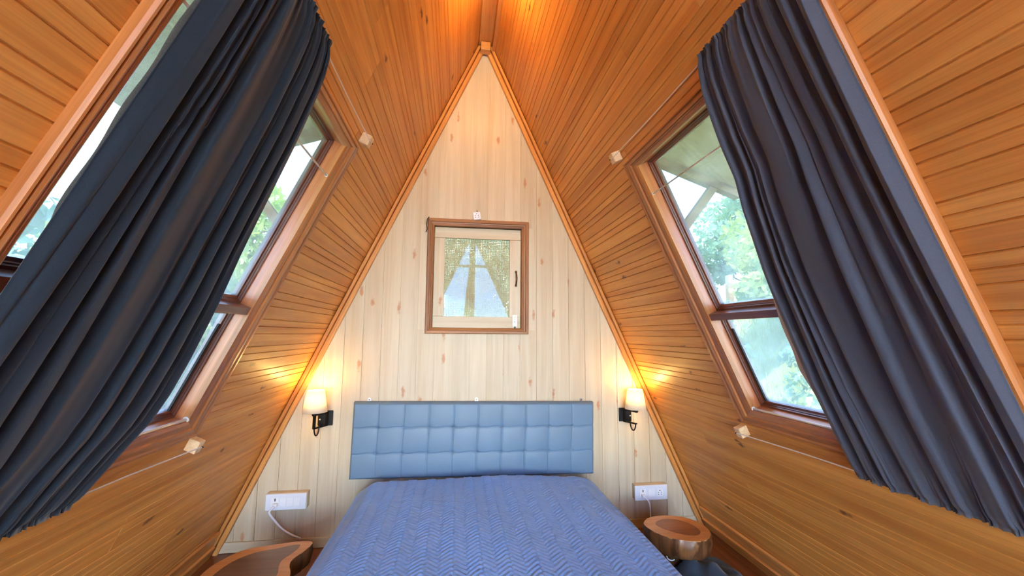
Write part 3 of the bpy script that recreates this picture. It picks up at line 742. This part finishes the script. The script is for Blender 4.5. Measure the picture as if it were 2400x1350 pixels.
# ------------------------------------------------------------------ switch boards with chargers
plain('white_plastic', srgb(226, 234, 246), 0.35); plain('white_module', srgb(236, 242, 250), 0.3); plain('socket_hole', srgb(15, 15, 18), 0.7)
def switch_board(x0, x1, z0, z1, y, label, layout):
    th = empty('switch_board', ((x0 + x1) / 2, YB, (z0 + z1) / 2)); tag(th, label, 'switch board', 'white switch boards on the pine wall')
    w, h = (x1 - x0) / 2, (z1 - z0) / 2; d = y - YB
    MB().box(-w + 0.004, w + 0.002, d + 0.008, -0.0005, -h + 0.003, h + 0.002).build('back_box', 'pale_pine_0', th, bevel=0.001)
    MB().box(-w, w, d, d + 0.0078, -h, h).build('face_plate', 'white_plastic', th, bevel=0.003)
    for kind, a, b in layout:
        mod = MB().box(a, b, d - 0.0022, d - 0.0002, -h * 0.52, h * 0.52).build('socket' if kind != 'switch' else 'switch', 'white_module', th, bevel=0.0012)
        c = (a + b) / 2
        if kind == 'usb':
            MB().box(c - 0.0028, c + 0.0028, d - 0.0032, d - 0.0021, 0.006, 0.021).build('slot', 'socket_hole', mod, bevel=0.001)
        elif kind == 'pin':
            for (px, pz, r) in ((0, 0.012, 0.0036), (-0.010, 0.001, 0.0026), (0.010, 0.001, 0.0026), (-0.010, -0.011, 0.0026), (0.010, -0.011, 0.0026)):
                MB().tube([(c + px, d - 0.0031, pz), (c + px, d - 0.0021, pz)], r, 8).build('pin_hole', 'socket_hole', mod)
    return th
switch_board(-1.186, -0.970, 0.229, 0.315, 2.53, 'white switch board on the wall left of the bed', [('usb', -0.078, -0.034), ('switch', -0.031, 0.002), ('switch', 0.006, 0.04), ('switch', 0.043, 0.077)])
switch_board(0.978, 1.194, 0.182, 0.270, 2.53, 'white switch board with five-pin socket above the log stool', [('usb', -0.078, -0.034), ('switch', -0.020, 0.022), ('pin', 0.036, 0.078)])
def charger(px, pz, path, label):
    th = empty('charging_cable', (px, 2.528, pz)); tag(th, label, 'cable', 'white charging cables')
    MB().box(-0.012, 0.012, -0.022, -0.0005, -0.009, 0.009).build('plug', 'white_plastic', th, bevel=0.003)
    pts = [Vector((0, -0.024, -0.004))] + [Vector(q) - Vector((px, 2.528, pz)) for q in path]
    sm = []
    for i in range(len(pts) - 1):
        p0, p1, p2, p3 = pts[max(i - 1, 0)], pts[i], pts[i + 1], pts[min(i + 2, len(pts) - 1)]
        for k in range(6):
            t = k / 6
            sm.append(0.5 * (2 * p1 + (p2 - p0) * t + (2 * p0 - 5 * p1 + 4 * p2 - p3) * t * t + (3 * p1 - p0 - 3 * p2 + p3) * t ** 3))
    sm.append(pts[-1])
    MB().tube(sm, 0.0052 if px < 0 else 0.004, 8).build('cord', 'white_plastic', th, smooth=True)
charger(-1.128, 0.262, [(-1.145, 2.49, 0.236), (-1.120, 2.50, 0.190), (-1.075, 2.51, 0.135), (-1.03, 2.52, 0.100), (-0.99, 2.535, 0.072)], 'thick white charging cable plugged in left of the bed')
charger(1.029, 0.214, [(1.050, 2.49, 0.185), (1.052, 2.48, 0.13), (1.04, 2.46, 0.07), (1.0, 2.43, 0.02)], 'white charging cable plugged in behind the log stool')
# loose white socket leaning on top of the small window frame
ps = empty('power_socket', matrix=Matrix.Translation((-0.035, 2.553, 1.9515)) @ Matrix.Rotation(math.radians(-9), 4, 'Y')); tag(ps, 'small white five-pin socket leaning on top of the oak window frame', 'socket')
MB().box(-0.024, 0.024, -0.006, 0.010, -0.005, 0.045).build('body', 'white_plastic', ps, bevel=0.003)
for (px, pz) in ((0, 0.033), (-0.010, 0.022), (0.010, 0.022), (-0.010, 0.010), (0.010, 0.010)):
    MB().tube([(px, -0.0072, pz), (px, -0.0061, pz)], 0.0026, 8).build('pin_hole', 'socket_hole', ps)
MB().tube([(0.006, 0.012, 0.044), (0.008, 0.016, 0.055), (0.006, 0.02, 0.062)], 0.0025, 6).build('wire_stub', 'black_iron', ps)
# black wire hanging at the top left corner of the frame
MB_w = MB().tube([(-0.340, 2.548, 1.951), (-0.352, 2.545, 1.935), (-0.356, 2.55, 1.90), (-0.352, 2.555, 1.872), (-0.360, 2.56, 1.855)], 0.0028, 6).build('loose_wire', 'black_iron', smooth=True)
tag(MB_w, 'short black wire hanging at the corner of the oak window frame', 'wire')

# ------------------------------------------------------------------ log furniture
SAP = dict(light=srgb(210, 152, 96), dark=srgb(188, 126, 74), knot=srgb(110, 60, 26), rough=0.3, coat=0.5, vary=0.03, knots=0.1)
wood('sapwood', axis=0, **SAP)
HEART = dict(light=srgb(160, 100, 66), dark=srgb(124, 72, 46), knot=srgb(60, 30, 20), rough=0.28, coat=0.6, vary=0.03, knots=0.0)
wood('heartwood', axis=0, **HEART)
wood('grey_heartwood', axis=0, light=srgb(112, 88, 78), dark=srgb(84, 62, 54), knot=srgb(60, 40, 34), rough=0.32, coat=0.4, vary=0.03, knots=0.0)
wood('bark_wood', axis=2, light=srgb(170, 116, 70), dark=srgb(86, 52, 32), knot=srgb(50, 28, 18), rough=0.35, coat=0.5, vary=0.03, knots=0.4)
def smooth_loop(pts, sub=5):
    n = len(pts); out = []
    for i in range(n):
        p0, p1, p2, p3 = [np.array(pts[(i + k) % n], float) for k in (-1, 0, 1, 2)]
        for k in range(sub):
            t = k / sub
            out.append(tuple(0.5 * (2 * p1 + (p2 - p0) * t + (2 * p0 - 5 * p1 + 4 * p2 - p3) * t * t + (3 * p1 - p0 - 3 * p2 + p3) * t ** 3)))
    return out
def slab(th, outline, zb, zt, side_mat, rough=0.006):
    n = len(outline); c = np.mean(outline, 0); m = MB(); rows = 6; v = []
    for i in range(rows):
        t = i / (rows - 1)
        for k, (a, b) in enumerate(outline):
            e = rough * (math.sin(k * 1.7 + 5 * t) + 0.6 * math.sin(k * 3.1 - 4 * t)) * (0 if i == rows - 1 else 1) + (0.005 * math.sin(math.pi * t)) - 0.010 * (1 - t) ** 2
            d = np.array((a, b)) - c; L = np.hypot(*d); q = c + d * (1 + e / L)
            v.append((q[0], q[1], zb + (zt - zb) * t))
    f = [(i * n + k, i * n + (k + 1) % n, (i + 1) * n + (k + 1) % n, (i + 1) * n + k) for i in range(rows - 1) for k in range(n)] + [tuple(range(n - 1, -1, -1))]
    m.add(v, f).build('bark_edge', side_mat, th, smooth=True)
    MB().prism(outline, zt - 0.004, zt + 0.0004).build('slab_top', 'sapwood_0', th)
st = empty('log_stool', (1.02, 2.09, 0)); tag(st, 'round log-slice stool with dark heartwood right of the bed', 'stool')
ol = smooth_loop([(-0.165, 0.06), (-0.10, 0.135), (0.01, 0.150), (0.105, 0.105), (0.145, 0.02), (0.125, -0.075), (0.05, -0.135), (-0.06, -0.115), (-0.135, -0.05)])
slab(st, ol, 0.122, 0.215, 'bark_wood_2')
hl = smooth_loop([(-0.105, 0.050), (-0.045, 0.105), (0.035, 0.095), (0.085, 0.03), (0.085, -0.05), (0.03, -0.085), (-0.05, -0.04)])
MB().prism(hl, 0.2150, 0.2162).build('heartwood', 'heartwood_0', st)
MB().lathe([(0.10, 0.0), (0.085, 0.03), (0.082, 0.08), (0.095, 0.1215)], 20, (0.0, 0.04, 0)).build('stump_leg', 'bark_wood_2', st, smooth=True)
tb = empty('slab_table', (-0.98, 1.95, 0)); tag(tb, 'live-edge wood slab table with grey-brown heart left of the bed', 'table')
def rel(pts, c): return [(a - c[0], b - c[1]) for a, b in pts]
tl = smooth_loop(rel([(-1.155, 1.86), (-1.165, 1.97), (-1.135, 2.06), (-1.085, 2.12), (-0.995, 2.145), (-0.90, 2.165), (-0.83, 2.165), (-0.805, 2.14), (-0.815, 2.08), (-0.842, 2.01), (-0.838, 1.96), (-0.812, 1.90), (-0.80, 1.82), (-0.84, 1.72), (-0.95, 1.68), (-1.08, 1.74)], (-0.98, 1.95)))
slab(tb, tl, 0.145, 0.225, 'bark_wood_2', 0.004)
th_ = smooth_loop(rel([(-1.105, 1.86), (-1.112, 1.95), (-1.085, 2.03), (-1.03, 2.085), (-0.955, 2.108), (-0.90, 2.130), (-0.855, 2.130), (-0.862, 2.07), (-0.885, 2.01), (-0.880, 1.96), (-0.862, 1.90), (-0.86, 1.82), (-0.90, 1.76), (-1.0, 1.75)], (-0.98, 1.95)))
MB().prism(th_, 0.2250, 0.2262).build('heartwood', 'grey_heartwood_0', tb)
MB().lathe([(0.10, 0.0), (0.09, 0.05), (0.10, 0.145)], 20).build('stump_leg', 'bark_wood_2', tb, smooth=True)
# blanket heap under the stool
fabric('navy_cloth', srgb(44, 58, 74), srgb(62, 80, 98))
gx, gy = np.meshgrid(np.linspace(-1, 1, 70), np.linspace(-1, 1, 70))
rr = np.sqrt(gx ** 2 + gy ** 2)
hz = 0.085 * np.clip(1 - rr ** 2.2, 0, 1) ** 0.6 * (1 + 0.35 * np.sin(5 * gx + 3 * gy + 1.2 * np.sin(4 * gy)) + 0.18 * np.sin(11 * gx - 6 * gy)) + 0.004
bX = np.stack([gx * 0.24 + 0.03 * np.sin(3 * gy), gy * 0.30, hz], -1)
bi = np.arange(70 * 70).reshape(70, 70); bq = np.stack([bi[:-1, :-1], bi[:-1, 1:], bi[1:, 1:], bi[1:, :-1]], -1).reshape(-1, 4)
bc = bX.reshape(-1, 3)[bq].mean(1); keep = np.hypot(bc[:, 0] + 0.02, bc[:, 1] - 0.23) > 0.115
bl = arr_obj('blanket', bX.reshape(-1, 3), bq[keep], 'navy_cloth', smooth=True, loc=(1.04, 1.90, 0))
tag(bl, 'crumpled navy cloth lying on the floor before the log stool', 'cloth')
cl = MB().tube([(0.935 + 0.022 * math.cos(t), 2.03 + 0.010 * math.sin(t), 0.112 + 0.012 * math.sin(t)) for t in np.linspace(0, 1.7 * math.pi, 17)], 0.003, 6).build('cord_loop', 'white_plastic', smooth=True)
tag(cl, 'white cord loop hanging between the bed and the log stool', 'cord')

# ------------------------------------------------------------------ outside: eaves over the side windows
for s, side in ((1, 'right'), (-1, 'left')):
    ev = empty(f'eave_{side}', (0, 0, 0)); struct(ev, f'small lean-to eave over the {side} window')
    def P(x, z, y): return (s * x, y, z)
    def bar(name, pts, ya, yb, mat):
        m = MB(); n = len(pts); m.prism(pts, ya, yb, lambda a, b, c: (s * a, c, b)); return m.build(name, mat, ev, fix=True)
    zz = lambda x: 2.105 - 0.353 * (x - 0.877)
    bar('soffit', [(0.57, zz(0.57) + 0.045), (1.33, zz(1.33) + 0.045), (1.33, zz(1.33) + 0.07), (0.57, zz(0.57) + 0.07)], -0.8, 1.98, 'roof_ply_0')  # near end lengthened out of view to block sun from the window
    bar('rafter', [(0.60, zz(0.60)), (1.33, zz(1.33)), (1.33, zz(1.33) + 0.044), (0.60, zz(0.60) + 0.044)], 1.90, 1.945, 'rough_timber_0')
    bar('rafter', [(0.60, zz(0.60)), (1.33, zz(1.33)), (1.33, zz(1.33) + 0.044), (0.60, zz(0.60) + 0.044)], -0.75, -0.705, 'rough_timber_0')
    bar('brace', [(1.165, 2.00), (1.205, 1.985), (0.84, 1.51), (0.815, 1.545)], 1.905, 1.94, 'rough_timber_0')

# ------------------------------------------------------------------ outside: hillside, trees
leaf_mat('leaf_light', srgb(140, 172, 84), srgb(206, 208, 120)); leaf_mat('leaf_dark', srgb(84, 124, 72), srgb(136, 164, 96)); leaf_mat('leaf_cool', srgb(120, 164, 128), srgb(172, 200, 160))
plain('concrete', srgb(205, 203, 198), 0.9, noise=0.08, nscale=3)
bounce_slab = MB().box(-5, 5, -9, YF - 0.12, -0.35, -0.15).build('bounce_slab', 'concrete'); struct(bounce_slab, 'unseen pale slab added in front of the cabin to bounce sunlight inside')  # added out of view as a reflector, throws sunlight up onto the slopes
plain('bark', srgb(120, 100, 80), 0.9, noise=0.3, nscale=12, bump=0.5)
plain('grass_ground', srgb(150, 160, 90), 0.95, noise=0.35, nscale=1.5)
gx, gy = np.meshgrid(np.linspace(-40, 40, 81), np.linspace(-40, 40, 81))
def ground_z(x, y):
    r = np.abs(x) - 1.9
    bank = np.interp(r, [0, 0.6, 3.2, 5.0, 12, 40], [-0.45, -0.35, 1.75, 1.95, 3.2, 9.0])
    back = np.interp(y, [-40, -6, 0, 3, 8, 40], [-9.0, -3.0, -0.35, -0.3, 1.2, 8])
    f = np.clip((y + 4) / 5, 0, 1)
    z = np.where(np.abs(x) < 1.9, np.minimum(back, -0.3), -9.0 * (1 - f) * np.clip(-(y) / 20, 0, 1) + bank * f + (1 - f) * -1.5)
    return z + 0.12 * np.sin(x * 1.3) * np.cos(y * 1.1) * np.clip(r, 0, 1) - 0.05
gz = ground_z(gx, gy)
gr = grid_obj('ground', np.stack([gx, gy, gz], -1), 'grass_ground'); struct(gr, 'grassy hillside around the cabin')
def leaves(centers, radii, count, size, r):
    n = len(centers); ci = r.integers(0, n, count)
    d = r.normal(size=(count, 3)); d /= np.linalg.norm(d, axis=1)[:, None]
    rad = r.uniform(0.35, 1.0, count) ** 0.5
    pos = np.array(centers)[ci] + d * rad[:, None] * np.array(radii)[ci]
    a = r.normal(size=(count, 3)); a /= np.linalg.norm(a, axis=1)[:, None]
    b = r.normal(size=(count, 3)); b -= a * np.sum(a * b, 1)[:, None]; b /= np.linalg.norm(b, axis=1)[:, None]
    c = np.cross(a, b); sz = size * r.uniform(0.6, 1.3, count)[:, None]
    v0 = pos - a * sz; v1 = pos + b * sz * 0.55 + c * sz * 0.12; v2 = pos + a * sz; v3 = pos - b * sz * 0.55 + c * sz * 0.12
    V = np.stack([v0, v1, v2, v3], 1).reshape(-1, 3); Q = np.arange(count * 4).reshape(-1, 4)
    return V, Q
def tree(x, y, h, spread, n, size, mat, label, seed, name='tree', low=0.3, cat='tree', group=None):
    r = np.random.default_rng(seed); z = float(ground_z(np.array(x), np.array(y)))
    th = empty(name, (x, y, z)); tag(th, label, cat, group)
    lean = r.uniform(-0.08, 0.08, 2)
    top = Vector((lean[0] * h, lean[1] * h, h * 0.8))
    path = [Vector((0, 0, -0.3)), Vector((0.02, 0, h * 0.25)), Vector((lean[0] * h * 0.5, lean[1] * h * 0.5, h * 0.5)), top]
    rad = 0.02 * h + 0.02
    tr = MB().tube(path, [rad, rad * 0.8, rad * 0.55, rad * 0.2], 8).build('trunk', 'bark', th, smooth=True)
    cs, rs = [], []
    nb = 9
    for i in range(nb):
        t = low + (1 - low) * (i + 0.5) / nb
        base = Vector((lean[0] * h * t, lean[1] * h * t, h * 0.8 * t)); ang = i * 2.4 + r.uniform(0, 1)
        L = spread * r.uniform(0.55, 1.0) * (1.15 - 0.6 * t)
        tip = base + Vector((math.cos(ang) * L, math.sin(ang) * L, L * r.uniform(0.1, 0.6)))
        MB().tube([base, (base + tip) / 2 + Vector((0, 0, 0.06 * L)), tip], [rad * 0.3, rad * 0.2, rad * 0.06], 6).build('branch', 'bark', tr)
        cs += [tip, (base + tip) / 2]; q = spread * r.uniform(0.3, 0.5)
        rs += [(q, q, q * 0.75), (q * 0.8, q * 0.8, q * 0.6)]
    cs.append(Vector((lean[0] * h, lean[1] * h, h * 0.9))); rs.append((spread * 0.5,) * 3)
    V, Q = leaves([tuple(c) for c in cs], rs, n, size, r)
    fo = arr_obj('foliage', V, Q, mat, th); fo['kind'] = 'stuff'
    return th
tree(4.5, 4.7, 1.9, 1.05, 7500, 0.055, 'leaf_light', 'yellow-green leafy tree on the bank beyond the right window', 1, low=0.05)
tree(2.75, 4.8, 2.1, 0.85, 6500, 0.05, 'leaf_cool', 'pale bushy shrub close behind the right window panes', 2, 'shrub', 0.05, 'shrub')
tree(6.3, 6.6, 2.2, 1.3, 7000, 0.07, 'leaf_light', 'leafy tree high on the right bank', 3, low=0.05)
tree(5.8, 3.2, 1.8, 1.0, 5000, 0.06, 'leaf_dark', 'dark green tree on the right bank beside the curtain', 4, low=0.05)
tree(4.3, 8.7, 3.0, 1.2, 9000, 0.07, 'leaf_cool', 'blue-green tree behind the shrub outside the right window', 5, low=0.02)
tree(7.4, 9.6, 3.6, 1.7, 8000, 0.085, 'leaf_cool', 'distant hazy tree up the right hillside', 17, low=0.02)
tree(2.7, 3.0, 0.8, 0.5, 3200, 0.036, 'leaf_light', 'low sunlit bush below the right window', 6, 'shrub', 0.05, 'shrub')
tree(3.6, 3.5, 0.65, 0.5, 3200, 0.036, 'leaf_cool', 'low bush on the foot of the right bank', 16, 'shrub', 0.05, 'shrub')
tree(-2.4, 3.6, 2.4, 0.8, 4200, 0.08, 'leaf_light', 'large-leaved green tree close outside the left window', 7, low=0.05)
tree(-2.75, 1.75, 2.6, 0.80, 5200, 0.09, 'leaf_cool', 'big-leaved mint green shrub by the left casing', 8, 'shrub', 0.05, 'shrub')
tree(-4.7, 3.2, 2.0, 1.1, 6500, 0.065, 'leaf_cool', 'tree farther out on the bank beyond the left window', 9, low=0.05)
tree(-3.8, 6.2, 3.0, 1.4, 8000, 0.07, 'leaf_light', 'light green tree in the distance beyond the left window', 10, low=0.05)
tree(-5.8, 0.6, 1.8, 1.0, 5000, 0.06, 'leaf_dark', 'dark tree at the far left behind the curtain', 12, low=0.05)
tree(-0.1, 5.2, 3.3, 1.35, 17000, 0.06, 'leaf_cool', 'dense tree behind the cane window of the gable', 13, low=0.05)
# tall grass on both banks
gr_ = np.random.default_rng(3); N = 26000
gxx = gr_.uniform(2.2, 7.0, N) * np.where(gr_.uniform(size=N) < 0.6, 1, -1); gyy = gr_.uniform(0.8, 8.0, N); gzz = ground_z(gxx, gyy)
an = gr_.uniform(0, 2 * np.pi, N); hh = gr_.uniform(0.08, 0.22, N); ww = 0.007
dv = np.stack([np.cos(an), np.sin(an), 0 * an], 1); bs = np.stack([gxx, gyy, gzz - 0.02], 1)
tp = bs + np.stack([gr_.normal(0, 0.06, N), gr_.normal(0, 0.06, N), hh], 1)
leaf_mat('grass_blade', srgb(170, 176, 96), srgb(214, 206, 140))
gs = arr_obj('tall_grass', np.stack([bs - dv * ww, bs + dv * ww, tp], 1).reshape(-1, 3), np.arange(N * 3).reshape(-1, 3), 'grass_blade', gr)
gs['kind'] = 'stuff'; gs['label'] = 'tall sunlit grass on the banks outside the windows'
z = float(ground_z(np.array(4.98), np.array(7.0)))
fpst = MB().box(-0.05, 0.05, -0.05, 0.05, 0.0, 0.85).build('fence_post', 'rough_timber_0', loc=(4.98, 7.0, z - 0.1), bevel=0.008); tag(fpst, 'grey fence post on the bank seen through the right window', 'fence post')
